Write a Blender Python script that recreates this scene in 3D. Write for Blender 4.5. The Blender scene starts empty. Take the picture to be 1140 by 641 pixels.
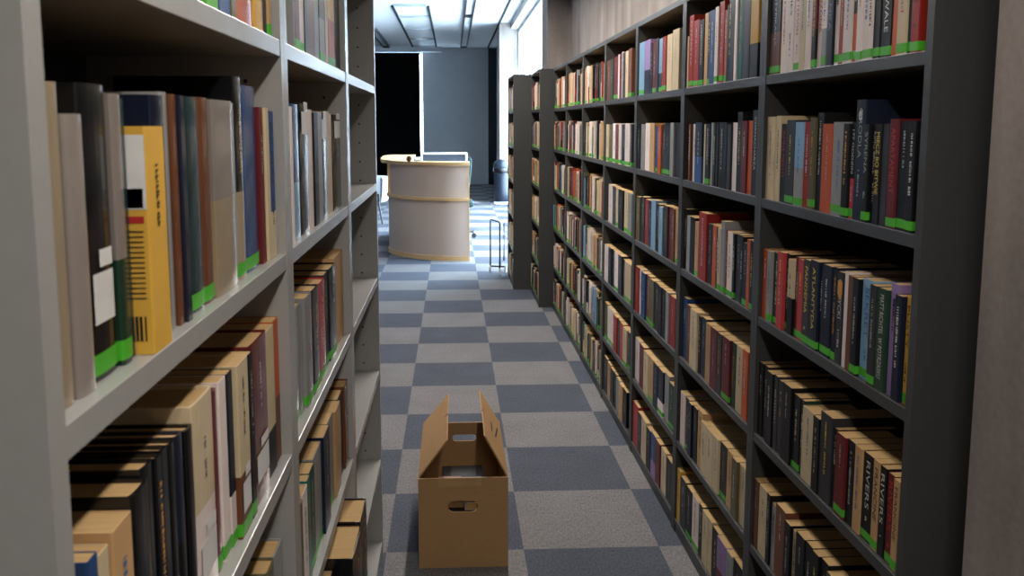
import bpy, bmesh, math, random
from mathutils import Vector, Matrix
random.seed(11)
SC = bpy.context.scene
COL = SC.collection
PI = math.pi

# ------------------------------------------------------------------ camera model (1140x641 frame)
F = 955.829
PITCH, YAW, ROLL = 0.11773, -0.042872, 0.0018633
CAM = Vector((0.24772, 0.04133, 1.54558))
PX, PY = 570 - 25.459, 320.5 - 68.936
RM = Matrix.Rotation(YAW, 3, 'Z') @ Matrix.Rotation(-PITCH, 3, 'X') @ Matrix.Rotation(ROLL, 3, 'Y')
RT = RM.transposed()

def pix(x, y, z):
    d = RT @ (Vector((x, y, z)) - CAM)
    if d.y < 0.05:
        return None
    return (PX + F * d.x / d.y, PY - F * d.z / d.y)

def depth_at(px, X, z):
    """the distance down the aisle at which the plane x = X shows at picture column px (height z)"""
    lo, hi = 0.25, 40.0
    flo = pix(X, lo, z)[0] - px
    for _ in range(60):
        m = (lo + hi) / 2
        fm = pix(X, m, z)[0] - px
        if (fm > 0) == (flo > 0):
            lo, flo = m, fm
        else:
            hi = m
    return (lo + hi) / 2

cam_data = bpy.data.cameras.new('camera')
cam = bpy.data.objects.new('camera', cam_data)
COL.objects.link(cam)
B = RM @ Matrix(((1, 0, 0), (0, 0, -1), (0, 1, 0)))
cam.matrix_world = Matrix.Translation(CAM) @ B.to_4x4()
cam_data.sensor_width = 36
cam_data.lens = F * 36 / 1140
cam_data.shift_x = (570 - PX) / 1140
cam_data.shift_y = (PY - 320.5) / 1140
cam_data.clip_start = 0.02
cam_data.clip_end = 200
cam_data.dof.use_dof = True
cam_data.dof.focus_distance = 2.6
cam_data.dof.aperture_fstop = 11.0
SC.camera = cam

# ------------------------------------------------------------------ materials
def lin(c):
    return tuple(((v / 255) / 12.92 if v / 255 <= 0.04045 else ((v / 255 + 0.055) / 1.055) ** 2.4) for v in c) + (1,)

def new_mat(name):
    m = bpy.data.materials.new(name)
    m.use_nodes = True
    nt = m.node_tree
    return m, nt, nt.nodes['Principled BSDF']

def mat(name, rgb, rough=0.5, spec=0.5, noise=0.12, scale=20.0, bump=0.0, metal=0.0, stretch=(1, 1, 1), vary=0.0, bump_scale=None):
    m, nt, p = new_mat(name)
    N, L = nt.nodes, nt.links
    p.inputs['Roughness'].default_value = rough
    p.inputs['Metallic'].default_value = metal
    p.inputs['Specular IOR Level'].default_value = spec
    tc = N.new('ShaderNodeTexCoord')
    mp = N.new('ShaderNodeMapping')
    mp.inputs['Scale'].default_value = stretch
    L.new(tc.outputs['Object'], mp.inputs['Vector'])
    nz = N.new('ShaderNodeTexNoise')
    nz.inputs['Scale'].default_value = scale
    nz.inputs['Detail'].default_value = 5
    L.new(mp.outputs['Vector'], nz.inputs['Vector'])
    mr = N.new('ShaderNodeMapRange')
    mr.inputs['To Min'].default_value = 1 - noise
    mr.inputs['To Max'].default_value = 1 + noise
    mr.inputs['From Min'].default_value = 0.25
    mr.inputs['From Max'].default_value = 0.75
    L.new(nz.outputs['Fac'], mr.inputs['Value'])
    hs = N.new('ShaderNodeHueSaturation')
    hs.inputs['Color'].default_value = lin(rgb)
    if vary:
        oi = N.new('ShaderNodeObjectInfo')
        ge = N.new('ShaderNodeNewGeometry')
        ad = N.new('ShaderNodeMath'); ad.operation = 'ADD'
        L.new(oi.outputs['Random'], ad.inputs[0]); L.new(ge.outputs['Random Per Island'], ad.inputs[1])
        fr = N.new('ShaderNodeMath'); fr.operation = 'FRACT'
        L.new(ad.outputs[0], fr.inputs[0])
        m2 = N.new('ShaderNodeMapRange')
        m2.inputs['To Min'].default_value = 1 - vary
        m2.inputs['To Max'].default_value = 1 + vary * 0.8
        L.new(fr.outputs[0], m2.inputs['Value'])
        mu = N.new('ShaderNodeMath'); mu.operation = 'MULTIPLY'
        L.new(mr.outputs['Result'], mu.inputs[0]); L.new(m2.outputs['Result'], mu.inputs[1])
        L.new(mu.outputs[0], hs.inputs['Value'])
    else:
        L.new(mr.outputs['Result'], hs.inputs['Value'])
    L.new(hs.outputs['Color'], p.inputs['Base Color'])
    if bump:
        nb = nz
        if bump_scale:
            nb = N.new('ShaderNodeTexNoise'); nb.inputs['Scale'].default_value = bump_scale; nb.inputs['Detail'].default_value = 3
            L.new(mp.outputs['Vector'], nb.inputs['Vector'])
        b = N.new('ShaderNodeBump'); b.inputs['Strength'].default_value = bump; b.inputs['Distance'].default_value = 0.01
        L.new(nb.outputs['Fac'], b.inputs['Height'])
        L.new(b.outputs['Normal'], p.inputs['Normal'])
    return m

CODES = {
    'K': (20, 20, 22, 'black'), 'D': (50, 50, 54, 'charcoal'), 'N': (24, 30, 48, 'navy blue'), 'B': (44, 76, 126, 'blue'),
    'T': (32, 104, 94, 'teal green'), 'G': (34, 60, 44, 'dark green'), 'R': (150, 42, 34, 'red'), 'M': (98, 30, 34, 'maroon'),
    'O': (186, 84, 38, 'orange'), 'Y': (212, 164, 66, 'ochre yellow'), 'C': (206, 186, 150, 'cream'), 'W': (230, 214, 206, 'off-white'),
    'E': (142, 142, 140, 'grey'), 'P': (142, 118, 164, 'lilac'), 'L': (128, 166, 194, 'pale blue'), 'S': (106, 64, 42, 'brown'),
    'V': (98, 92, 62, 'olive'), 'A': (192, 152, 106, 'tan'), 'X': (178, 58, 62, 'rose red'), 'F': (158, 140, 114, 'beige'), 'H': (140, 130, 122, 'stone grey'), 'J': (34, 58, 62, 'dark teal'),
}
COVER = {k: mat('cover_' + v[3].replace(' ', '_'), v[:3], rough=0.42, spec=0.22, noise=0.10, scale=14, vary=0.14) for k, v in CODES.items()}
GLOSSY = {k: mat('glossy_jacket_' + v[3].replace(' ', '_'), v[:3], rough=0.16, spec=0.5, noise=0.10, scale=14, vary=0.14) for k, v in CODES.items()}
INK = {
    'w': mat('ink_white', (196, 192, 184), 0.5), 'k': mat('ink_black', (24, 22, 22), 0.5), 'y': mat('ink_yellow', (222, 196, 70), 0.5),
    'r': mat('ink_red', (178, 40, 36), 0.5), 'g': mat('ink_grey', (150, 158, 150), 0.5), 'o': mat('ink_gold', (196, 140, 60), 0.5),
    'b': mat('ink_blue', (60, 100, 160), 0.5),
}
M_PAGE = mat('page_edges', (186, 152, 104), 0.85, 0.2, noise=0.16, scale=9, stretch=(1, 60, 1), vary=0.12)
M_STICK = mat('green_sticker', (76, 172, 44), 0.45, 0.4, noise=0.05)
M_LABEL = mat('white_label', (222, 220, 216), 0.5)
M_DARK = mat('graphite_laminate', (62, 62, 61), 0.42, 0.35, noise=0.08, scale=120, bump=0.04)
M_DARKBACK = mat('graphite_back', (40, 40, 40), 0.6, 0.25, noise=0.08)
M_LIGHT = mat('light_grey_laminate', (158, 156, 152), 0.22, 0.45, noise=0.03, scale=60)
M_LBACK = mat('grey_back', (60, 60, 60), 0.6, 0.2, noise=0.05)
M_HOLE = mat('peg_hole', (18, 18, 18), 0.8)
M_CARD = mat('cardboard', (178, 140, 98), 0.8, 0.15, noise=0.08, scale=30, stretch=(1, 1, 6))
M_TAPE = mat('tape', (186, 150, 100), 0.3, 0.5)
M_WOOD = mat('birch_trim', (214, 176, 126), 0.45, 0.4, noise=0.10, scale=8, stretch=(1, 1, 10))
M_DESK = mat('desk_panel', (200, 178, 162), 0.6, 0.3, noise=0.05, scale=90)
M_WHITE = mat('white_plastic', (228, 230, 232), 0.35, 0.5, noise=0.02)
M_BLACK = mat('black_metal', (18, 19, 22), 0.35, 0.5, noise=0.05)
M_BIN = mat('bin_blue_black', (26, 34, 48), 0.32, 0.5, noise=0.06)
M_BAG = mat('black_bag', (12, 13, 16), 0.25, 0.6, noise=0.2, bump=0.4)
M_TEAL = mat('chair_teal', (22, 44, 48), 0.8, 0.2, noise=0.08, scale=80)
M_BLIND = mat('blackout_cloth', (7, 7, 8), 0.95, 0.05, noise=0.1, scale=50)
M_CEIL = mat('ceiling_white', (224, 226, 228), 0.75, 0.25, noise=0.02, scale=4)
M_BACKWALL = mat('grey_blue_plaster', (196, 200, 204), 0.75, 0.25, noise=0.04, scale=6)
M_DOOR = mat('dark_door', (44, 50, 56), 0.6, 0.3, noise=0.05)
M_PLAS = mat('white_plaster', (214, 214, 212), 0.8, 0.2, noise=0.03, scale=5)
M_CONE = mat('pine_cone', (112, 74, 44), 0.8, 0.2, noise=0.3, scale=60)
M_SCREEN = mat('screen_glass', (46, 58, 72), 0.12, 0.6, noise=0.05, scale=3)
M_FRAME = mat('window_frame_grey', (170, 178, 186), 0.4, 0.4, noise=0.03)
M_DIFF = mat('lamp_diffuser', (206, 212, 216), 0.5, 0.4, noise=0.02)
M_GROOVE = mat('ceiling_joint', (40, 46, 52), 0.8, 0.2)
M_RUNG = mat('ceiling_rail_grey', (150, 158, 164), 0.4, 0.4)

def concrete():
    m, nt, p = new_mat('board_marked_concrete')
    N, L = nt.nodes, nt.links
    p.inputs['Roughness'].default_value = 0.85
    p.inputs['Specular IOR Level'].default_value = 0.2
    tc = N.new('ShaderNodeTexCoord')
    def noise(scale, st, det=6):
        mp = N.new('ShaderNodeMapping'); mp.inputs['Scale'].default_value = st
        L.new(tc.outputs['Object'], mp.inputs['Vector'])
        n = N.new('ShaderNodeTexNoise'); n.inputs['Scale'].default_value = scale; n.inputs['Detail'].default_value = det
        L.new(mp.outputs['Vector'], n.inputs['Vector']); return n
    a = noise(7, (1, 1, 0.10)); b = noise(2.2, (1, 1, 0.8)); c = noise(60, (1, 1, 1), 3)
    s = N.new('ShaderNodeMath'); s.operation = 'ADD'; L.new(a.outputs['Fac'], s.inputs[0]); L.new(b.outputs['Fac'], s.inputs[1])
    s2 = N.new('ShaderNodeMath'); s2.operation = 'MULTIPLY_ADD'; s2.inputs[1].default_value = 0.35
    L.new(c.outputs['Fac'], s2.inputs[0]); L.new(s.outputs[0], s2.inputs[2])
    r = N.new('ShaderNodeValToRGB')
    r.color_ramp.elements[0].position = 0.75; r.color_ramp.elements[0].color = lin((120, 111, 106))
    r.color_ramp.elements[1].position = 1.6; r.color_ramp.elements[1].color = lin((176, 165, 158))
    mr = N.new('ShaderNodeMapRange'); mr.inputs['From Min'].default_value = 0.8; mr.inputs['From Max'].default_value = 1.55
    L.new(s2.outputs[0], mr.inputs['Value'])
    r.color_ramp.elements[0].position = 0.0; r.color_ramp.elements[1].position = 1.0
    L.new(mr.outputs['Result'], r.inputs['Fac']); L.new(r.outputs['Color'], p.inputs['Base Color'])
    bp = N.new('ShaderNodeBump'); bp.inputs['Strength'].default_value = 0.25; bp.inputs['Distance'].default_value = 0.01
    L.new(s2.outputs[0], bp.inputs['Height']); L.new(bp.outputs['Normal'], p.inputs['Normal'])
    return m
M_CONC = concrete()

def carpet():
    m, nt, p = new_mat('carpet_tiles')
    N, L = nt.nodes, nt.links
    p.inputs['Roughness'].default_value = 0.9
    p.inputs['Specular IOR Level'].default_value = 0.25
    tc = N.new('ShaderNodeTexCoord')
    mp = N.new('ShaderNodeMapping')
    mp.inputs['Location'].default_value = (0.0, -0.018 + 0.5, 0.25)
    L.new(tc.outputs['Object'], mp.inputs['Vector'])
    ch = N.new('ShaderNodeTexChecker'); ch.inputs['Scale'].default_value = 2.0
    ch.inputs['Color1'].default_value = lin((76, 80, 90)); ch.inputs['Color2'].default_value = lin((118, 115, 115))
    L.new(mp.outputs['Vector'], ch.inputs['Vector'])
    n1 = N.new('ShaderNodeTexNoise'); n1.inputs['Scale'].default_value = 140; n1.inputs['Detail'].default_value = 3
    mp2 = N.new('ShaderNodeMapping'); mp2.inputs['Scale'].default_value = (1.0, 0.45, 1)
    L.new(tc.outputs['Object'], mp2.inputs['Vector']); L.new(mp2.outputs['Vector'], n1.inputs['Vector'])
    n2 = N.new('ShaderNodeTexNoise'); n2.inputs['Scale'].default_value = 5; n2.inputs['Detail'].default_value = 4
    L.new(tc.outputs['Object'], n2.inputs['Vector'])
    ad = N.new('ShaderNodeMath'); ad.operation = 'MULTIPLY_ADD'; ad.inputs[1].default_value = 0.25
    L.new(n2.outputs['Fac'], ad.inputs[0]); L.new(n1.outputs['Fac'], ad.inputs[2])
    mr = N.new('ShaderNodeMapRange'); mr.inputs['From Min'].default_value = 0.4; mr.inputs['From Max'].default_value = 0.85
    mr.inputs['To Min'].default_value = 0.66; mr.inputs['To Max'].default_value = 1.34
    L.new(ad.outputs[0], mr.inputs['Value'])
    hs = N.new('ShaderNodeHueSaturation'); L.new(ch.outputs['Color'], hs.inputs['Color']); L.new(mr.outputs['Result'], hs.inputs['Value'])
    L.new(hs.outputs['Color'], p.inputs['Base Color'])
    bp = N.new('ShaderNodeBump'); bp.inputs['Strength'].default_value = 0.35; bp.inputs['Distance'].default_value = 0.004
    L.new(n1.outputs['Fac'], bp.inputs['Height']); L.new(bp.outputs['Normal'], p.inputs['Normal'])
    return m
M_CARPET = carpet()

def pane_glass():
    m = bpy.data.materials.new('window_glass'); m.use_nodes = True
    nt = m.node_tree; N, L = nt.nodes, nt.links
    N.clear()
    o = N.new('ShaderNodeOutputMaterial'); mx = N.new('ShaderNodeMixShader'); t = N.new('ShaderNodeBsdfTransparent'); g = N.new('ShaderNodeBsdfGlossy')
    g.inputs['Roughness'].default_value = 0.02
    t.inputs['Color'].default_value = (0.93, 0.96, 0.97, 1)
    mx.inputs['Fac'].default_value = 0.06
    L.new(t.outputs[0], mx.inputs[1]); L.new(g.outputs[0], mx.inputs[2]); L.new(mx.outputs[0], o.inputs['Surface'])
    return m
M_GLASS = pane_glass()

def emit(name, rgb, s):
    m, nt, p = new_mat(name)
    p.inputs['Emission Color'].default_value = rgb + (1,)
    p.inputs['Emission Strength'].default_value = s
    return m

# ------------------------------------------------------------------ mesh helpers
def box(bm, x0, x1, y0, y1, z0, z1, mi=0):
    v = [bm.verts.new((x, y, z)) for x in (x0, x1) for y in (y0, y1) for z in (z0, z1)]
    for f in ((0, 1, 3, 2), (4, 6, 7, 5), (0, 4, 5, 1), (2, 3, 7, 6), (0, 2, 6, 4), (1, 5, 7, 3)):
        bm.faces.new([v[i] for i in f]).material_index = mi

def new_obj(name, bm, mats, parent=None, bevel=0.0, smooth=False):
    bmesh.ops.recalc_face_normals(bm, faces=bm.faces[:])
    me = bpy.data.meshes.new(name)
    bm.to_mesh(me); bm.free()
    for m in (mats if isinstance(mats, (list, tuple)) else [mats]):
        me.materials.append(m)
    o = bpy.data.objects.new(name, me)
    COL.objects.link(o)
    if parent is not None:
        o.parent = parent
    if bevel:
        b = o.modifiers.new('bevel', 'BEVEL'); b.width = bevel; b.segments = 2; b.limit_method = 'ANGLE'
    if smooth:
        for p in me.polygons: p.use_smooth = True
    return o

def box_obj(name, dims, m, parent=None, bevel=0.0):
    bm = bmesh.new(); box(bm, *dims)
    return new_obj(name, bm, m, parent, bevel)

def tag(o, label, cat, group=None, kind=None):
    o['label'] = label; o['category'] = cat
    if group: o['group'] = group
    if kind: o['kind'] = kind
    return o

def thing(name, loc, rz, label, cat, group=None):
    o = bpy.data.objects.new(name, None); COL.objects.link(o)
    o.location = loc; o.rotation_euler = (0, 0, rz); o.empty_display_size = 0.05
    return tag(o, label, cat, group)

def prism(bm, pts, z0, z1, mi=0):
    """closed outline pts (x, y) extruded from z0 to z1"""
    a = [bm.verts.new((p[0], p[1], z0)) for p in pts]; b = [bm.verts.new((p[0], p[1], z1)) for p in pts]
    n = len(pts)
    for i in range(n):
        bm.faces.new((a[i], a[(i + 1) % n], b[(i + 1) % n], b[i])).material_index = mi
    bm.faces.new(a[::-1]).material_index = mi; bm.faces.new(b).material_index = mi

def lathe(bm, prof, seg=32, cx=0, cy=0, mi=0, a0=0, a1=2 * PI):
    full = abs(a1 - a0 - 2 * PI) < 1e-6
    n = seg if full else seg + 1
    rings = []
    for r, z in prof:
        rings.append([bm.verts.new((cx + r * math.cos(a0 + (a1 - a0) * i / seg), cy + r * math.sin(a0 + (a1 - a0) * i / seg), z)) for i in range(n)])
    for k in range(len(rings) - 1):
        for i in range(n if full else n - 1):
            j = (i + 1) % n
            bm.faces.new((rings[k][i], rings[k][j], rings[k + 1][j], rings[k + 1][i])).material_index = mi
    if full:
        if prof[0][0] > 1e-5: bm.faces.new(rings[0][::-1])
        if prof[-1][0] > 1e-5: bm.faces.new(rings[-1])

def tube(bm, pts, r, seg=8):
    pts = [Vector(p) for p in pts]
    rings = []
    for i, p in enumerate(pts):
        d = (pts[min(i + 1, len(pts) - 1)] - pts[max(i - 1, 0)]).normalized()
        u = d.cross(Vector((0, 0, 1)))
        if u.length < 1e-3: u = d.cross(Vector((1, 0, 0)))
        u.normalize(); w = d.cross(u)
        rings.append([bm.verts.new(p + r * (math.cos(2 * PI * k / seg) * u + math.sin(2 * PI * k / seg) * w)) for k in range(seg)])
    for a, b in zip(rings, rings[1:]):
        for k in range(seg):
            bm.faces.new((a[k], a[(k + 1) % seg], b[(k + 1) % seg], b[k]))
    bm.faces.new(rings[0][::-1]); bm.faces.new(rings[-1])

def structure(name, dims, m, label, cat, bevel=0.0):
    return tag(box_obj(name, dims, m, None, bevel), label, cat, kind='structure')

# ------------------------------------------------------------------ the setting
CEIL = 3.5
structure('floor', (-6, 2.2, -5, 22.6, -0.1, 0), M_CARPET, 'floor of checkerboard grey and slate carpet tiles', 'floor')
structure('ceiling', (-6, 2.2, -5, 22.6, CEIL, CEIL + 0.1), M_CEIL, 'white ceiling with dark slots over the far hall', 'ceiling')
structure('wall_left', (-6.1, -6, -5, 22.6, 0, CEIL), M_DOOR, 'dark grey wall behind the light bookcases', 'wall')
structure('wall_front', (-6, 2.2, -5.1, -5, 0, CEIL), M_BACKWALL, 'white wall far behind the camera', 'wall')
structure('wall_right', (1.40, 1.70, -5, 9.0, 0, CEIL), M_CONC, 'board-marked concrete wall above the dark bookcases', 'wall')
structure('pillar', (1.15, 1.40, 0.35, 1.45, 0, CEIL), M_CONC, 'bare concrete pillar at the right edge beside the nearest dark bookcase', 'pillar')
structure('pillar', (1.175, 1.40, 8.45, 8.98, 0, CEIL), M_CONC, 'concrete pillar above the far end of the dark bookcase row', 'pillar')
structure('pillar', (1.185, 1.70, 17.0, 17.6, 0, CEIL), M_CONC, 'pale concrete column behind the litter bin', 'pillar')
structure('wall_right_far', (1.40, 1.70, 17.6, 22.6, 0, CEIL), M_CONC, 'shaded concrete wall beyond the windows', 'wall')
# back wall with a tall window opening behind the black blind
bm = bmesh.new()
box(bm, -6, -1.72, 22.4, 22.6, 0, CEIL); box(bm, -0.484, 1.7, 22.4, 22.6, 0, CEIL)
box(bm, -1.72, -0.484, 22.4, 22.6, 3.34, CEIL); box(bm, -1.72, -0.484, 22.4, 22.6, 0, 0.12)
tag(new_obj('wall_back', bm, M_BACKWALL), 'grey-blue end wall behind the reception desk', 'wall', kind='structure')
w = thing('window_1', (0, 0, 0), 0, 'tall window mostly covered by the black blind, a bright slit at its edge', 'window'); w['kind'] = 'structure'
box_obj('pane', (-1.72, -0.484, 22.52, 22.53, 0.12, 3.34), M_GLASS, w)
bm = bmesh.new()
box(bm, -1.72, -1.68, 22.50, 22.56, 0.12, 3.34); box(bm, -0.505, -0.484, 22.50, 22.56, 0.12, 3.34)
new_obj('frame', bm, M_FRAME, w)
structure('door_1', (1.19, 1.40, 22.30, 22.40, 0, CEIL - 0.03), M_DOOR, 'dark narrow door leaf at the end of the grey-blue wall', 'door')
structure('trim_1', (-1.75, 0.0, 22.1, 22.4, 3.37, CEIL), M_BACKWALL, 'grey blind box along the top of the end wall', 'trim')
bl = thing('roller_blind', (-1.12, 22.33, 0), 0, 'black roller blind hanging to the floor at the end wall', 'blind')
bm = bmesh.new()
n = 24
for i in range(n):   # gently rippled cloth
    x0 = -0.60 + 1.165 * i / n; x1 = -0.60 + 1.165 * (i + 1) / n
    box(bm, x0, x1, -0.006 + 0.004 * math.sin(i * 1.3), 0.0 + 0.004 * math.sin(i * 1.3), 0.05, 3.36)
new_obj('cloth', bm, M_BLIND, bl)
bm = bmesh.new(); tube(bm, [(-0.60, 0, 0.05), (0.565, 0, 0.05)], 0.014); new_obj('bottom_bar', bm, M_BLACK, bl)

# window wall on the right: tall panes with sun-splitting fins added outside
structure('trim_2', (1.40, 1.70, 9.0, 17.0, 3.38, CEIL), M_PLAS, 'white lintel above the side windows', 'trim')
structure('trim_3', (1.40, 1.72, 9.0, 17.0, 0, 0.10), M_PLAS, 'low white sill along the side windows', 'trim')
edges = [9.0, 10.4, 11.9, 13.3, 14.7, 16.0, 17.0]
for i in range(6):
    y0, y1 = edges[i], edges[i + 1]
    w = thing('window_%d' % (i + 2), (1.55, (y0 + y1) / 2, 0.10), 0,
              ['floor-length side window nearest the concrete pillar', 'second floor-length side window past the pillar', 'third floor-length side window past the pillar',
               'fourth floor-length side window past the pillar', 'fifth floor-length side window past the pillar', 'last floor-length side window beside the pale column'][i], 'window')
    w['kind'] = 'structure'
    h = (y1 - y0) / 2
    box_obj('pane', (0.02, 0.03, -h + 0.06, h - 0.06, 0.05, 3.26), M_GLASS, w)
    bm = bmesh.new()
    box(bm, 0.0, 0.04, -h, -h + 0.04, 0, 3.28); box(bm, 0.0, 0.04, h - 0.04, h, 0, 3.28)
    box(bm, 0.0, 0.04, -h + 0.04, h - 0.04, 0, 0.06); box(bm, 0.0, 0.04, -h + 0.04, h - 0.04, 3.22, 3.28)
    new_obj('frame', bm, M_FRAME, w)

for k, y in enumerate((9.6, 11.0, 12.4, 13.8, 15.2, 16.6)):  # fins added to cut the incoming sun into floor streaks
    structure('trim_%d' % (12 + k), (1.78, 2.22, y - 0.04, y + 0.04, 0, 3.4), M_PLAS, ['nearest', 'second', 'third', 'fourth', 'fifth', 'farthest'][k] + ' white upright fin added outside the side windows to streak the sun', 'sun fin')
structure('ground', (1.72, 14, 4, 30, -0.3, -0.02), M_PLAS, 'pale terrace outside the side windows', 'terrace')

# ceiling fittings of the far hall
def channel_light(x, y0, y1, split, label):
    t = thing('ceiling_channel_light', (x, (y0 + y1) / 2, CEIL), 0, label, 'ceiling light', 'black channel lights in the far ceiling')
    h = (y1 - y0) / 2; s = split - (y0 + y1) / 2
    bm = bmesh.new()
    box(bm, -0.085, -0.055, -h, h, -0.06, 0); box(bm, 0.055, 0.085, -h, h, -0.06, 0)
    box(bm, -0.055, 0.055, -h, -h + 0.05, -0.06, 0); box(bm, -0.055, 0.055, h - 0.25, h, -0.06, 0); box(bm, -0.055, 0.055, s - 0.12, s + 0.12, -0.06, 0)
    new_obj('channel', bm, M_BLACK, t)
    box_obj('diffuser', (-0.055, 0.055, -h + 0.05, s - 0.12, -0.035, -0.004), M_DIFF, t)
    box_obj('diffuser', (-0.055, 0.055, s + 0.12, h - 0.25, -0.035, -0.004), M_DIFF, t)
channel_light(0.555, 11.5, 21.9, 15.6, 'long black channel light with pale diffusers over the middle of the hall')
channel_light(-1.36, 13.0, 21.9, 17.5, 'black channel light at the left of the far ceiling, above the blind')
for k, x in enumerate((-0.72, -0.13)):
    structure('trim_%d' % (4 + k), (x - 0.02, x + 0.02, 14.6, 22.0, CEIL - 0.025, CEIL), M_GROOVE, ['left dark rail of the ladder-shaped ceiling track', 'right dark rail of the ladder-shaped ceiling track'][k], 'ceiling rail')
for k, y in enumerate((14.5, 16.0, 18.05, 20.1, 21.9)):
    structure('trim_%d' % (6 + k), (-0.70, -0.15, y - 0.10, y + 0.10, CEIL - 0.02, CEIL), M_RUNG, ['nearest', 'second', 'third', 'fourth', 'farthest'][k] + ' pale cross piece of the ladder-shaped ceiling track', 'ceiling rail')
structure('trim_11', (1.165, 1.195, 9.0, 22.3, CEIL - 0.025, CEIL), M_GROOVE, 'thin dark track on the ceiling beside the windows', 'ceiling rail')

# ------------------------------------------------------------------ bookcases
ZS = [0.055, 0.362, 0.688, 1.019, 1.345, 1.674]
TOP = 2.0
ST = 0.025
BAY_R = [1.551 + 0.8018 * i for i in range(8)]
BAY_R[0] = 1.527
XR = 1.085
def bookcase(x0, y0, y1, facing, m, mback, label, group, holes=False, depth=0.30, pt=0.023):
    """facing -1: open side towards -x (front plane at x0); +1: open side towards +x"""
    t = thing('bookcase', (x0, (y0 + y1) / 2, 0), 0, label, 'bookcase', group)
    h = (y1 - y0) / 2 - 0.0005
    s = -facing
    def bx(bm, a, b, *r):
        lo, hi = sorted((a * s, b * s)); box(bm, lo, hi, *r)
    for yy in (-h, h - pt):
        bm = bmesh.new(); bx(bm, 0, depth, yy, yy + pt, 0, TOP)
        if holes:
            inner = yy + pt if yy < 0 else yy
            sg = 1 if yy < 0 else -1
            for xx in (0.055, 0.245):
                z = 0.14
                while z < 1.95:
                    c = [(s * xx + 0.0032 * math.cos(a), inner + sg * 0.0003, z + 0.0032 * math.sin(a)) for a in [2 * PI * q / 10 for q in range(10)]]
                    bm.faces.new([bm.verts.new(p) for p in c]).material_index = 1; z += 0.064
        new_obj('side_panel', bm, [m, M_HOLE], t)
    bm = bmesh.new(); bx(bm, 0, depth, -h + pt, h - pt, TOP - pt, TOP); new_obj('top_panel', bm, m, t, 0.001)
    for k, z in enumerate(ZS):
        bm = bmesh.new(); bx(bm, 0.001, depth - 0.008, -h + pt, h - pt, z - ST, z)
        new_obj('shelf' if k else 'bottom_panel', bm, m, t, 0.001)
    bm = bmesh.new(); bx(bm, 0.004, 0.02, -h + pt, h - pt, 0, ZS[0] - ST); new_obj('plinth', bm, m, t)
    bm = bmesh.new(); bx(bm, depth - 0.008, depth, -h + pt, h - pt, 0.02, TOP - pt); new_obj('back_panel', bm, mback, t)
    return t
OR = ['nearest', 'second', 'third', 'fourth', 'fifth', 'sixth', 'seventh']
for i in range(7):
    bookcase(XR, BAY_R[i], BAY_R[i + 1], -1, M_DARK, M_DARKBACK,
             'dark grey bookcase nearest the camera, beside the concrete pillar' if i == 0 else OR[i] + ' dark grey bookcase from the near end of the right-hand row',
             'dark grey bookcases along the concrete wall')
bookcase(0.974, 7.185, 7.985, -1, M_DARK, M_DARKBACK, 'dark grey bookcase standing one step proud of the far row end', 'dark grey bookcases along the concrete wall')
bookcase(0.815, 7.99, 8.79, -1, M_DARK, M_DARKBACK, 'farthest dark grey bookcase, standing two steps proud beside the wire rack', 'dark grey bookcases along the concrete wall')
XL = -0.012
BAY_L = [0.583, 1.410, 2.222, 3.020]
bookcase(XL, BAY_L[0], BAY_L[1], 1, M_LIGHT, M_LBACK, 'light grey bookcase nearest the camera at the left edge, its end panel close up', 'light grey bookcases', True, 0.30, 0.025)
bookcase(XL, BAY_L[1], BAY_L[2], 1, M_LIGHT, M_LBACK, 'middle light grey bookcase, partly filled with books', 'light grey bookcases', True, 0.30, 0.025)
bookcase(XL, BAY_L[2], BAY_L[3], 1, M_LIGHT, M_LBACK, 'empty light grey bookcase with bare shelves and peg holes', 'light grey bookcases', True, 0.30, 0.025)

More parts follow.
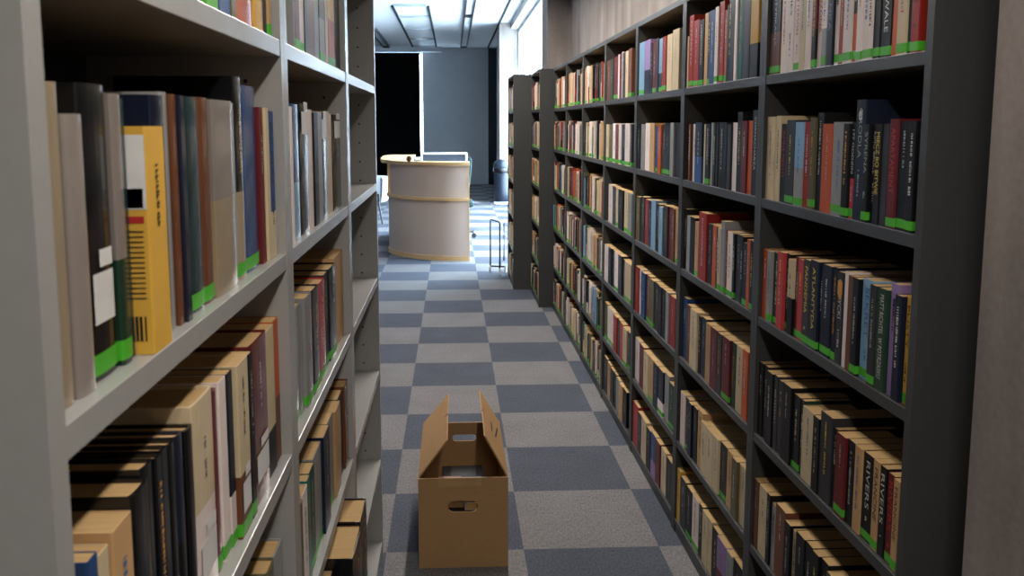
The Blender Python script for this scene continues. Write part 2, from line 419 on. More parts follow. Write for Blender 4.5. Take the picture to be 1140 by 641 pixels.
# ------------------------------------------------------------------ books
# one shelf's books, listed as they stand from left to right in the photograph:  right edge (picture column) : colour(s) [: height in cm] [: flags]
# flags: s green sticker, h hardback, q quiet spine (no lettering), p<mm> pulled forward
SPEC = {
 ('R', 0, 5): (852.6, 24, "864.7:K/S:24:s,871.9:W,879.7:W,887:W::s,894.1:C,901.4:W,906.6:M/K:23.5:s,913.2:W,919:W/E::s,926.3:N:24,931.5:W::s,937.4:R::s,947.9:W::s,953.1:K/O:24:s,960.3:W::s,967.5:W::s,972.8:W::s,981.3:K:24:s,993.7:K:24:s,1001:O:23,1012:C::s,1017.3:D::s,1027:R:24:s"),
 ('R', 0, 4): (851, 20, "860.2:C:22:,865.6:C:22,872.6:K:20,882.5:D:21:s,891.8:L/E:20.5:s,898.9:R:20.5,905.4:V:21.5:s,912.4:K:22.5,924.6:O:20:,938.7:E:20.5:s,946.2:K:20:s,951.2:K/X:20.5:s,962.4:N:25:,968.7:K:20:s,974.9:K:20,982.4:K:20,989.9:D:20:q,1000.3:M:21:s,1012.3:K:20.5:s,1021:K:20.5:s"),
 ('R', 0, 3): (845.5, 20, "852:O:19,856.4:E:19:s,863.6:G:19:s,870.6:X:20,874.9:K:20:s,881:C/K:19,885.9:M:20:s,892:X:20:s,900:D:20.5:s,909.9:N:21:s,913:K:20,924:N:21:s,929.5:N:21:s,937:D:20.5,942.4:W:21:q,948.7:S:20.5:q,956.2:K:20.5:s,968.6:L:21:s,976.9:D:20.5:s,988.6:G:20.5,997.3:P:22,1006:N:20.5,1011.5:Y:20.5:s"),
 ('R', 0, 2): (843.5, 20, "848.3:K:20.5,853:K:20.5,860.4:K:20,865:D:20,870.7:D:19.5,880.9:K:20,889.3:K:19:s,893:G:19,906.3:C:18,913.5:K:18,926.8:D:20.5:,931.7:K:18.5,942.4:M:18.5:s,950.9:K:18.5,959:A:18.5,971.2:K:18.5:s,978.8:A:18.5:s,986.4:K:18.5,994.6:M:18:s,1001.6:A:18:s"),
 ('R', 0, 1): (838, 19, "843.3:S:19.5,852.5:C:19.5,856.6:K:19.5,861.7:E:18,873:S:19.5,880:K:18,885:C:17.5,895:K:18.5,903:K:18.5,911:K:18.5,920:K:18.5,934:V:17.5,944:K:18.5,956:D:18,966:S:18,974:K:18.5,985:D:18"),
 ('R', 0, 0): (833, 19, "840:D,848:K,857:S,866:C,875:D,885:K,895:M,905:D,916:K,927:N,938:S"),
 ('R', 1, 5): (763.3, 22, "764.8:C:18:q,770:R:25:s,776.3:R:22.5:s,782:K:22:s,786:A:23.5:q,789.4:D:23.5:s,795.2:B:23.5,799.3:W:24:s,805:R:25:s,808.3:O:22:s,810.7:N:23:q,814:N:25.5,818:D:25:q,821.4:W:29:q,827:T:26,833.7:D:27:q,837:K:27:q,846.8:Y/K:29:q"),
 ('R', 1, 4): (768.4, 20, "770.8:S:20,775.2:W:20,783.3:N/B:20.5,785.5:C:20:q,790.7:K:20:s,794:E:20.5:q,797:K:20.5,800:K:20.5:q,802.7:D:20.5:q,806.5:K:20.5,810.7:K:20.5:q,815:D:20:q,820.5:W:20.5:q,826.2:K:23.5,832.2:M:21,838:O:21:q,845:K:24"),
 ('R', 1, 3): (758.2, 20, "761.7:K:22,765.6:E:20:q,771.4:K:20:q,775.7:A:19:s,784.7:R:23,790:D:20,795.2:O:20:,798.7:K:20,802.2:C:20:s,806.5:E:22.5:s,809.5:R:20:s,815.3:W:20:s,818:K:20:s,824:D:20,827:K:20,832.8:N:18.5:s,836.7:O:20,841:K:20:s"),
 ('R', 1, 2): (753, 20, "757.9:B:22.5,763.7:S:21,772:C:21,775:K:20,781.3:N:20.5,788.3:A:20:,796.5:M:20,802.4:D:20,811.7:M:20:s,817:G:20,825.8:C:20,832.8:O:20.5,836:K:20:q"),
 ('R', 1, 1): (758.5, 19, "763.6:W:20,767.5:D:19.5:s,771.5:N:19.5,776.3:K:19.5,782:A:20,787.4:C:18,795.4:C:18,801.2:C:18,808.7:D:18:s,816:A:18,822:V:18,831.2:C:18"),
 ('R', 1, 0): (752.5, 19, "756.2:Y:20,762.6:D:19,769:K:18.5:s,776.4:W:18.5:s,780.6:K,787:C:18.5,791.3:C:18.5,798.7:K:18,809.3:P/M:18,815.7:E:18,826:K:18"),
 ('R', 2, 5): (710.3, 21, "716.5:L:23:sq,723.2:P/N:23:q,726:K:21,730.2:M:21:s,733:D:22:q,738:L/N:21.5:s,742.8:R:21.5:s,749.2:C:21.5:,757:C:22.5:"),
 ('R', 2, 4): (706.8, 20, "710:K:20,715:E:20:,721.2:W:20.5,726.8:A:20.5:,731.8:B:19:s,735.6:O:19.5,740.6:D:20:s,746.8:K:20.5:s,751.2:E:20.5:q,757:D:20.5:q"),
 ('R', 2, 3): (706, 20, "710.3:V:20,714.6:D:20.5,718.9:R:20,723:N:20,728.3:L:21:q,733.4:K:20,737.7:L:19.5,742.9:D:20.5,748:M:20.5,751.5:S:20.5,755.7:A:21:s"),
 ('R', 2, 2): (703.3, 20, "707.7:R:21,711:W:21:,715.8:B:20.5,720.5:S:20.5:s,726:V:20:s,731.7:D:20,736.4:K:20,741:K:20,744.8:E:20,752.3:R:19.5"),
 ('R', 2, 1): (703.5, 19, "709.2:W:20,714.7:M:19.5,720.2:C:19,726.7:A:19:s,732.2:N:19,738.8:N/W:19:s,744.2:E:19.5,750.8:G:18:s"),
 ('R', 2, 0): (702.5, 19, "708.8:X:20,713:D:19,718.8:C:19,723.8:K:18,729.5:B/P:18.5,735:M:18.5,741:C:18,748.8:D:17.5"),
 ('R', 3, 5): (672.4, 21, "677.4:S:21:,680.4:G:21,686.8:M:21.5:s,688.5:W:22:q,690.9:M:22,692.6:W:22.5:q,696:D:22,699.6:C:22,704.3:S:22.5:s"),
 ('R', 3, 4): (672, 20, "675:C:20:s,679:V:20:s,683.9:W:20.5:s,688:M:20:s,690.9:W:20:s,696:N:20:s,702:W:20.5:s,704.3:D:20:s"),
 ('R', 3, 3): (677.5, 20, "682:W:20.5,686:D:20,689.6:C:20:s,694.8:K:20,700:C:20:s,704.2:E:20:s"),
 ('R', 3, 2): (671, 20, "675.5:W:20,679.5:K:20,683:K:20,687.5:W:20:s,692:D:20,695:K:19,702.5:C:19:s"),
 ('R', 3, 1): (670.5, 19, "674:V:20:s,678:W:19.5:s,682:W:19.5:s,686:R:19,689.5:G:19,693.5:X:19,698:C:18.5:s,701.5:D:18.5:s"),
 ('R', 3, 0): (670, 19, "674:D:20,678:A:19.5,682:K:19,685:K:19,689:E:18.5,693:A:18,697.5:K:18"),
 ('L', 0, 5): (225, 25, "233:D:24:s,243:V:24:s,256:B:25:,262:V:24:q,282:O:25:hq,293:Y:25:h,297:D:25:q,300.5:A:25:s"),
 ('L', 0, 4): (49.5, 23, "57.5:B:23.5:hq,79:F:23:hqb5,101:H:20.8:hqb3,132:K:23.2:hslq,144:H/G:22.6:hsq,150:J:22.2:hq,172:Y:20:cp2,187:N:22.8:hq,195:E:23.2:hq,201:S:23:hq,207:N:23:hq,213:K:23:q,228:J:23:hsq,239:S:23:hsq,262:H/F:23:hq,266:E:22.8:sq,275:K/F:26.2:hs,291:B:25.2:hsq,296:M:22.6,300:C:22.6:q,306:B/C:22"),
 ('L', 0, 3): (84, 21, "106:C:18:bq,118:B/W:20:l,131:C/E:19.5:l,153:A/V:20.3:,173:K:21.3:hq,186:K:22:hq,193:K:21.8:h,200:K:21.8:hq,208:K:21.6:hq,216:N/K:21.6:hq,224:K:21.4:hq,247:C/W:23:hl,254:M:22:hsq,262:W:22.4:sq,268:N/W:22.4:sq,280:C/S:22.6:sl,285:K:22.6:s,303:M/S:23:hl,312:C/K:22.5:q,318:O/S:22.5:q"),
 ('L', 0, 2): (262, 21, "277:C:19:,290:A:20:h,300:E:20.5:h,308:V:20.5:h,317:E:20.5:h"),
 ('L', 1, 5): (326, 23, "327.5:E:24:q,334:M:24:s,340.8:W:24:s,345:K:24:q,355:O/S:24:q,360.8:E:24,367.5:K/E:24:s,371:C:24:,379:Y/O:24:s,385:D:24:q"),
 ('L', 1, 4): (322.5, 23, "326:W:23:q,335.2:B/L:23.5:hq,345:K:23.8:hl,350.3:W:23:q,355:K:22.5:q,360.4:E:22.5:q,367:K:22.6:hl,371:C:23:q,374:C:22.5:q,383:K:22.4:hl"),
 ('L', 1, 3): (326.5, 21, "337:E:20.5:hsb,342:E:20.3:hq,349.4:E:20.8:hsb,356.6:D:20.8:hs,365.6:X:20.3:hsb,370:D:20.5:s,377.4:N:20.8:hs,387:A:21.5:q"),
 ('L', 1, 2): (330, 20, "338.8:V:19,344.4:W:19.5,348:T:20,353.8:G:20:s,363:E:20.5:s,369.6:N:21,376.4:E:20.5:s,382:A:20.5,387:N:20.5,391:S:21:h"),
 ('L', 1, 1): (334, 20, "345:K:18.5,352:D:18.5,358:K:18,365:G:18.5,371:K:18.5,377:D:18.5,383:N:18.5,395:K:21:hp4,403:K:21.5:hsp4"),
}
TEXT = {
 ('R', 0, 5, 0): ('MISTYFIKACJA', 'w', .62), ('R', 0, 5, 3): ('N PATTERSON', 'r', .55), ('R', 0, 5, 7): ('ZDRADZONA', 'r', .6), ('R', 0, 5, 2): ('JAMES', 'k', .35),
 ('R', 0, 5, 9): ('SZKLANKA', 'b', .6), ('R', 0, 5, 18): ('ET W CHWALE', 'w', .72), ('R', 0, 5, 22): ('ANGLISTKA', 'k', .55),
 ('R', 0, 4, 11): ('177 GODZIN', 'w', .45), ('R', 0, 4, 12): ('ZRODLA', 'g', .4), ('R', 0, 4, 13): ('SYRENA', 'g', .42), ('R', 0, 4, 14): ('KING BRUCE', 'w', .42),
 ('R', 0, 4, 15): ('MIECZ BO BITWIE', 'y', .62), ('R', 0, 4, 17): ('APARTAMENT', 'r', .6), ('R', 0, 4, 2): ('ZIMNE PIEKLO', 'r', .6),
 ('R', 0, 3, 8): ('PANDEMIA', 'y', .55), ('R', 0, 3, 9): ('ATLANTYDA', 'y', .7), ('R', 0, 3, 19): ('MATT RICHTEL  W POTRZASKU', 'w', .82), ('R', 0, 3, 13): ('CELTYCKI', 'w', .42), ('R', 0, 3, 17): ('SEKRET', 'b', .5),
 ('R', 0, 3, 22): ('PUSTY', 'k', .4),
 ('R', 0, 2, 15): ('RIVERS', 'w', .55), ('R', 0, 2, 17): ('RIVERS', 'w', .55), ('R', 0, 2, 18): ('RIVERS', 'r', .55), ('R', 0, 2, 16): ('FRANCINE', 'k', .6), ('R', 0, 2, 19): ('FRANCINE', 'k', .6),
 ('R', 1, 5, 1): ('DYNASTIA', 'w', .62), ('R', 1, 5, 3): ('LONDONGRAD', 'w', .6), ('R', 1, 4, 16): ('CORNACHARZA', 'w', .62), ('R', 1, 4, 4): ('INNOWIERCY', 'w', .6), ('R', 1, 3, 4): ('BLUZNIERCZA', 'w', .72),
 ('R', 0, 5, 20): ('Bridget Grad', 'r', .6), ('L', 0, 4, 20): ('PLR GNU', 'k', .4),
}
GAPS = {}
def lettering(bm, t, h, n, seed, z0=0.35, z1=0.85, lines=1):
    r = random.Random(repr(seed))
    for q in range(lines):
        yc = (q - (lines - 1) / 2) * t * 0.36
        w = t * (0.42 if lines == 1 else 0.24)
        w = min(w, 0.008)
        z = h * (z1 - r.uniform(0, .12)); zend = h * z0 + r.uniform(0, .1) * h
        while z > zend:
            l = r.uniform(0.003, 0.0065)
            k = r.random()
            if k > 0.14:
                ww = w * r.uniform(0.7, 1.0)
                # a stroke and a half: reads as small type
                quad(bm, -0.0007, yc - ww / 2, yc + ww / 2, z - l * 0.34, z)
                if r.random() > .35:
                    quad(bm, -0.0007, yc + r.choice((-ww / 2, 0.02 * ww)), yc + ww / 2, z - l * 0.75, z - l * 0.34)
            z -= l
def quad(bm, x, y0, y1, z0, z1, mi=0):
    bm.faces.new([bm.verts.new(p) for p in ((x, y0, z0), (x, y0, z1), (x, y1, z1), (x, y1, z0))]).material_index = mi

def u_outline(t, d, r, bulge, off):
    """half-open cover outline in plan from the far board round the spine and back"""
    pts = [(d, -t / 2 - off)]
    if bulge:
        n = 8
        for i in range(n + 1):
            a = -PI / 2 + PI * i / n
            pts.append((bulge * (1 - math.cos(a)) - off, (t / 2 + off) * math.sin(a)))
    else:
        for i in range(4):
            a = i / 3 * PI / 2
            pts.append((r - (r + off) * math.sin(a), -t / 2 + r - (r + off) * math.cos(a)))
        for i in range(4):
            a = (1 - i / 3) * PI / 2
            pts.append((r - (r + off) * math.sin(a), t / 2 - r + (r + off) * math.cos(a)))
    pts.append((d, t / 2 + off))
    return pts

def cover_into(bm, b, xf=None, mi=(0, 1)):
    t, h, d = b['t'], b['h'], b['d']
    ct = 0.003 if b['hard'] else 0.0012
    ct = min(ct, t * 0.2)
    bulge = b['bulge']
    out = u_outline(t, d, min(0.002, t * .3), bulge, 0.0)
    inn = u_outline(t, d, min(0.002, t * .3), bulge, -ct)
    zs = [0, h] if len(b['code']) == 1 else [0, h * b['frac'], h]
    start = len(bm.verts)
    vs = []
    ro = [[bm.verts.new((p[0], p[1], z)) for p in out] for z in zs]
    ri = [[bm.verts.new((p[0], p[1], z)) for p in inn] for z in zs]
    n = len(out)
    for k in range(len(zs) - 1):
        m = mi[0] if len(zs) == 2 else (mi[1] if k == 0 else mi[0])
        for i in range(n - 1):
            bm.faces.new((ro[k][i], ro[k][i + 1], ro[k + 1][i + 1], ro[k + 1][i])).material_index = m
            bm.faces.new((ri[k][i + 1], ri[k][i], ri[k + 1][i], ri[k + 1][i + 1])).material_index = m
        for i in (0, n - 1):
            bm.faces.new((ro[k][i], ri[k][i], ri[k + 1][i], ro[k + 1][i])).material_index = m
    for k, m in ((0, mi[1] if len(zs) > 2 else mi[0]), (len(zs) - 1, mi[0])):
        for i in range(n - 1):
            bm.faces.new((ro[k][i], ro[k][i + 1], ri[k][i + 1], ri[k][i])).material_index = m
    return [v for row in ro + ri for v in row]

def pages_into(bm, b, mi=0):
    t, h, d = b['t'], b['h'], b['d']
    ct = min(0.003 if b['hard'] else 0.0012, t * .2)
    z0, z1, x1 = (0.003, h - 0.0035, d - 0.004) if b['hard'] else (0.0004, h - 0.0006, d - 0.0006)
    s = len(bm.verts)
    x0 = ct + b['bulge'] * 0.9
    e = 0.0002
    vs = [bm.verts.new((x, y, z)) for x in (x0, x1) for y in (-t / 2 + ct + e, t / 2 - ct - e) for z in (z0, z1)]
    for f in ((0, 1, 3, 2), (4, 6, 7, 5), (0, 4, 5, 1), (2, 3, 7, 6), (0, 2, 6, 4), (1, 5, 7, 3)):
        bm.faces.new([vs[i] for i in f]).material_index = mi
    return vs

def sticker_into(bm, b, mi=0):
    pts = u_outline(b['t'], 0.014 + b['bulge'], min(0.002, b['t'] * .3), b['bulge'], 0.0004)
    z0 = b['sz']; z1 = z0 + 0.017
    a = [bm.verts.new((p[0], p[1], z0)) for p in pts]; c = [bm.verts.new((p[0], p[1], z1)) for p in pts]
    for i in range(len(pts) - 1):
        bm.faces.new((a[i], a[i + 1], c[i + 1], c[i])).material_index = mi
    return a + c

def text_mesh(body, length, width):
    cu = bpy.data.curves.new('t', 'FONT'); cu.body = body; cu.size = 1.0; cu.resolution_u = 3
    o = bpy.data.objects.new('t', cu); COL.objects.link(o)
    dg = bpy.context.evaluated_depsgraph_get()
    me = bpy.data.meshes.new_from_object(o.evaluated_get(dg))
    bpy.data.objects.remove(o); bpy.data.curves.remove(cu)
    xs = [v.co.x for v in me.vertices]; ys = [v.co.y for v in me.vertices]
    sx = length / (max(xs) - min(xs)); sy = width / (max(ys) - min(ys))
    cx, cy = (max(xs) + min(xs)) / 2, (max(ys) + min(ys)) / 2
    return me, sx, sy, cx, cy

def area_in_view(pts):
    """visible picture area of the quad pts, clipped to the frame"""
    poly = []
    for p in pts:
        q = pix(*p)
        if q is None: return 0.0
        poly.append(q)
    for ax, lim, sg in ((0, 0, 1), (0, 1140, -1), (1, 0, 1), (1, 641, -1)):
        res = []
        for i in range(len(poly)):
            a, c = poly[i], poly[(i + 1) % len(poly)]
            ia, ic = sg * (a[ax] - lim) >= 0, sg * (c[ax] - lim) >= 0
            if ia: res.append(a)
            if ia != ic:
                u = (lim - a[ax]) / (c[ax] - a[ax])
                res.append((a[0] + u * (c[0] - a[0]), a[1] + u * (c[1] - a[1])))
        poly = res
        if len(poly) < 3: return 0.0
    return abs(sum(poly[i][0] * poly[(i + 1) % len(poly)][1] - poly[(i + 1) % len(poly)][0] * poly[i][1] for i in range(len(poly)))) / 2

BOOKS = []
def add_book(side, bay, row, y0, y1, code, h, flags, xf, seq):
    t = y1 - y0 - 0.0013
    if t < 0.004: return
    r = random.Random(hash((side, bay, row, seq)) & 0xffff)
    codes = code.split('/')
    b = dict(side=side, bay=bay, row=row, seq=seq, y=(y0 + y1) / 2, t=t, h=h, code=codes, frac=r.uniform(.3, .5), flags=flags,
             hard='h' in flags, bulge=0.004 if 'b' in flags else 0.0, d=min(0.155 if h > .2 else .125, .27) + r.uniform(-.01, .012),
             x=xf, z=ZS[row] + 0.0004, sz=r.choice((0.003, 0.004, 0.0045, 0.006)))
    if b['hard'] and not b['bulge'] and t > .02: b['bulge'] = 0.0025
    s = 1 if side == 'R' else -1
    zt = b['z'] + h
    q = area_in_view([(xf, y0, b['z']), (xf, y1, b['z']), (xf, y1, zt), (xf, y0, zt)])
    b['area'] = q + 0.5 * area_in_view([(xf, y0, zt), (xf, y1, zt), (xf + s * .1, y1, zt), (xf + s * .1, y0, zt)] if zt < CAM.z else [(xf, y0, b['z'])] * 4)
    BOOKS.append(b)

class Det:
    """repeatable small variation"""
import zlib
def hash(k): return zlib.crc32(repr(k).encode())

for (side, bay, row), (start, hb, spec) in SPEC.items():
    X = XR + 0.012 if side == 'R' else XL - 0.012
    zmid = ZS[row] + (0.16 if side == 'L' and row < 5 else 0.10 if row < 5 else (0.06 if bay == 0 or side == 'L' else 0.10))
    lo = (BAY_R if side == 'R' else BAY_L)[bay] + 0.026
    hi = (BAY_R if side == 'R' else BAY_L)[bay + 1] - 0.026
    toks = [(t.split(':') + ['', '', ''])[:4] for t in spec.split(',')]
    ys = [depth_at(start, X, zmid)] + [depth_at(float(t[0]), X, zmid) for t in toks]
    mn, mx = min(ys), max(ys)
    tn, tx = max(mn, lo), min(mx, hi)
    if tx - tn < (mx - mn) * 0.5: tn, tx = lo, hi
    ys = [tn + (y - mn) * (tx - tn) / (mx - mn) for y in ys]
    for k, p in enumerate(toks):
        prev, cur = ys[k], ys[k + 1]
        r = random.Random(hash((side, bay, row, k, 'h')))
        h = float(p[2]) / 100 if p[2] else hb / 100 + r.uniform(-.006, .004)
        h = min(h + r.uniform(-.001, .001), 0.298)
        fl = p[3]
        pull = 0.0
        if 'p2' in fl: pull = 0.011
        if 'p4' in fl: pull = 0.050
        set_back = r.uniform(0.004, 0.013) if row != 5 else r.uniform(0.004, 0.009)
        xf = (XR + set_back) if side == 'R' else (XL - set_back - 0.006 + pull)
        a, c = min(prev, cur), max(prev, cur)
        add_book(side, bay, row, a, c, p[1], h, fl, xf, k)

PAL = 'KKKKKDDDNGTRMMOACCCCCCWWWWWWEESSSVVAALC'
def fill(side, bay, row, y0, y1, x, start_gap=0.0, left_is_far=True):
    r = random.Random(hash((side, bay, row, 'fill')))
    y = y1 - 0.002; k = 0
    stick_all = r.random() < .45
    tone = r.random()
    end = y0 + r.choice((0.003, 0.003, 0.03, 0.07))
    run = 0; code = 'W'
    while y > end + 0.012:
        t = min(r.choice((.013, .016, .019, .022, .025, .029, .034)), y - end)
        if run == 0:
            code = r.choice(PAL); run = r.choice((1, 1, 1, 2, 2, 3))
        run -= 1
        h = (0.205 if row < 5 else .215) + r.uniform(-.022, .02) - (0.01 if row < 2 else 0)
        add_book(side, bay, row, y - t, y, code if r.random() > .12 else code + '/' + r.choice('KWCR'), h,
                 ('s' if r.random() < (.85 if stick_all else .5) else '') + ('q' if r.random() < .35 else ''), x + r.uniform(.004, .016), k)
        y -= t; k += 1
for bay in range(4, 7):
    for row in range(6):
        fill('R', bay, row, BAY_R[bay] + .025, BAY_R[bay + 1] - .025, XR)
for row in range(6):
    fill('A', 0, row, 7.185 + .025, 7.985 - .025, 0.974)
    fill('Z', 0, row, 7.99 + .025, 8.79 - .025, 0.815)
# the two big pale books that lie against the far end of the bottom shelf come from the fill

BOOKS.sort(key=lambda b: -b['area'])
SHOWN = set(id(b) for b in BOOKS[:300])

ROWNAME = ['bottom', 'fifth', 'fourth', 'third', 'second', 'top']
CASE = {('R', 0): 'nearest dark bookcase', ('R', 1): 'second dark bookcase', ('R', 2): 'third dark bookcase', ('R', 3): 'fourth dark bookcase', ('R', 4): 'fifth dark bookcase',
        ('R', 5): 'sixth dark bookcase', ('R', 6): 'seventh dark bookcase', ('L', 0): 'nearest light-grey bookcase', ('L', 1): 'middle light-grey bookcase', ('A', 0): 'stepped-out dark bookcase', ('Z', 0): 'farthest dark bookcase'}
ORD = ['first', 'second', 'third', 'fourth', 'fifth', 'sixth', 'seventh', 'eighth', 'ninth', 'tenth', 'eleventh', 'twelfth', 'thirteenth', 'fourteenth', 'fifteenth', 'sixteenth',
       'seventeenth', 'eighteenth', 'nineteenth', 'twentieth', 'twenty-first', 'twenty-second', 'twenty-third', 'twenty-fourth', 'twenty-fifth', 'twenty-sixth', 'twenty-seventh', 'twenty-eighth']
INKNAME = {'w': 'white', 'k': 'black', 'y': 'yellow', 'r': 'red', 'g': 'grey', 'o': 'gold', 'b': 'blue'}

order = {}
for b in BOOKS:
    order.setdefault((b['side'], b['bay'], b['row']), []).append(b)
for k, l in order.items():
    l.sort(key=lambda b: b['seq'])
    for i, b in enumerate(l):
        b['ord'] = i

def build_book(b):
    key = (b['side'], b['bay'], b['row'], b['seq'])
    r = random.Random(hash(key + ('ink',)))
    txt = TEXT.get(key)
    light = b['code'][0] in 'WCALEYPFH'
    ink = txt[1] if txt else (r.choice('kkrkb') if light else r.choice('wwwgggyo'))
    case = CASE[(b['side'], b['bay'])]
    ctext = CODES[b['code'][0]][3] + (' and ' + CODES[b['code'][1]][3] if len(b['code']) > 1 and b['code'][0] != b['code'][1] else '')
    kind = 'hardback' if b['hard'] else 'paperback'
    feat = ''
    if 's' in b['flags']: feat = ', green sticker'
    elif 'l' in b['flags']: feat = ', white label'
    elif txt: feat = ', ' + INKNAME[ink] + ' title'
    lab = '%s %s%s, %s from left, %s shelf, %s' % (ctext, kind, feat, ORD[b['ord']], ROWNAME[b['row']], case)
    rz = 0 if b['side'] != 'L' else PI
    root = thing('book', (b['x'], b['y'], b['z']), rz, lab, 'book', 'books on the %s shelf of the %s' % (ROWNAME[b['row']], case))
    cm = [(GLOSSY if b['side'] == 'L' and b['hard'] else COVER)[c] for c in b['code']]
    bm = bmesh.new(); cover_into(bm, b, mi=(0, len(cm) - 1)); new_obj('cover', bm, cm, root)
    bm = bmesh.new(); pages_into(bm, b); new_obj('pages', bm, M_PAGE, root)
    if 's' in b['flags']:
        bm = bmesh.new(); sticker_into(bm, b); o = new_obj('sticker', bm, M_STICK, root); o['label'] = 'green sticker'
    t, h = b['t'], b['h']
    if txt:
        wid = min(t * 0.5, 0.015)
        me, sx, sy, cx, cy = text_mesh(txt[0], h * txt[2], wid)
        zc = h * (0.92 - txt[2] / 2) if txt[2] < .8 else h * .53
        for v in me.vertices:
            x, y = (v.co.x - cx) * sx, (v.co.y - cy) * sy
            v.co = Vector((-0.0007, -y, zc - x))
        me.materials.clear(); me.materials.append(INK[ink])
        o = bpy.data.objects.new('lettering', me); COL.objects.link(o); o.parent = root
        if h * (1 - txt[2]) > .08 and t > .012 and txt[2] < .6:
            bm = bmesh.new(); lettering(bm, t * .8, h, 0, key, 0.14, 0.84 - txt[2], 1); new_obj('small_lettering', bm, INK[ink], root)
    elif 'q' not in b['flags'] and t > .009:
        bm = bmesh.new()
        lettering(bm, t, h, 0, key, r.choice((.25, .35, .5)), .92, 1)
        if len(bm.faces) > 10: new_obj('lettering', bm, INK[ink], root)
        else: bm.free()
    if 'l' in b['flags']:
        bm = bmesh.new()
        z0 = {('L', 0, 4): .045, ('L', 1, 4): h - .055}.get(key[:3], .03)
        z1 = z0 + (.04 if key[:3] != ('L', 0, 3) or t > .03 else .06)
        quad(bm, -0.0009, -t * .36, t * .36, z0, z1); quad(bm, -0.0009, -t * .36, t * .1, z1 + .004, z1 + .018)
        o = new_obj('paper_label', bm, M_LABEL, root); o['label'] = 'white paper label'
    if key == ('R', 0, 4, 12):      # round pale emblem near the head of the tall navy spine
        bm = bmesh.new()
        zc = h - .030
        ring = [(math.cos(2 * PI * i / 24), math.sin(2 * PI * i / 24)) for i in range(24)]
        bm.faces.new([bm.verts.new((-0.0012, p[0] * .0085, zc + p[1] * .0125)) for p in ring])
        o = new_obj('emblem', bm, INK['w'], root); o['label'] = 'round white emblem'
        bm = bmesh.new()
        for a0, rr, w in ((0.4, .0062, .0016), (3.4, .0036, .0014)):
            for i in range(9):
                a, c = a0 + i * .36, a0 + (i + 1) * .36
                bm.faces.new([bm.verts.new((-0.0015, q * math.cos(g), zc + 1.45 * q * math.sin(g))) for q, g in ((rr, a), (rr, c), (rr + w, c), (rr + w, a))])
        new_obj('swirl', bm, COVER['N'], o)
    if key == ('R', 0, 3, 13):      # gold shield on the spine
        bm = bmesh.new(); zc = h - .04
        bm.faces.new([bm.verts.new((-0.0010, y, zc + z)) for y, z in ((-t * .36, .02), (t * .36, .02), (t * .36, -.008), (0, -.024), (-t * .36, -.008))])
        new_obj('emblem', bm, INK['o'], root)
    if key == ('L', 0, 4, 6):       # ochre paperback: type block, picture strip and bar code on the board that shows
        yy = t / 2 + .0006
        bm = bmesh.new()
        def cq(x0, x1, z0, z1): bm.faces.new([bm.verts.new(p) for p in ((x0, yy, z0), (x1, yy, z0), (x1, yy, z1), (x0, yy, z1))])
        cq(.001, .060, .128, .192)
        o = new_obj('picture_strip', bm, M_LABEL, root)
        bm = bmesh.new()
        cq(.004, .05, .129, .146)
        for i in range(14): cq(.005, .058 - .006 * (i % 3), .108 - i * .0045, .1092 - i * .0045)
        for i in range(9): cq(.006 + i * .0035, .0075 + i * .0035 + (.001 if i % 3 else 0), .012, .034)
        new_obj('cover_print', bm, INK['k'], root)
        bm = bmesh.new(); cq(.004, .05, .116, .122); new_obj('cover_title', bm, INK['r'], root)
    return root

for b in BOOKS[:300]:
    build_book(b)

# all smaller ones as one mass
bm = bmesh.new()
codes = list(CODES)
mats = [COVER[c] for c in codes] + [M_PAGE, M_STICK, INK['w'], INK['k']]
iP, iS, iW, iK = len(codes), len(codes) + 1, len(codes) + 2, len(codes) + 3
for b in BOOKS[300:]:
    c = [codes.index(k) for k in b['code']]
    vs = cover_into(bm, b, mi=(c[0], c[-1])) + pages_into(bm, b, iP)
    if 's' in b['flags']: vs += sticker_into(bm, b, iS)
    if 'q' not in b['flags'] and b['t'] > .01:
        n0 = len(bm.verts); f0 = len(bm.faces)
        b2 = bmesh.new(); lettering(b2, b['t'], b['h'], 0, (b['side'], b['bay'], b['row'], b['seq']), .35, .9, 1)
        mi = iK if b['code'][0] in 'WCALEYP' else iW
        for f in b2.faces:
            nv = [bm.verts.new(v.co) for v in f.verts]; bm.faces.new(nv).material_index = mi; vs += nv
        b2.free()
    M = Matrix.Translation((b['x'], b['y'], b['z'])) @ Matrix.Rotation(PI if b['side'] == 'L' else 0, 4, 'Z')
    for v in vs: v.co = M @ v.co
o = new_obj('library_book_mass', bm, mats)
tag(o, 'the remaining small spines on the farther and lower shelves', 'books', kind='stuff')

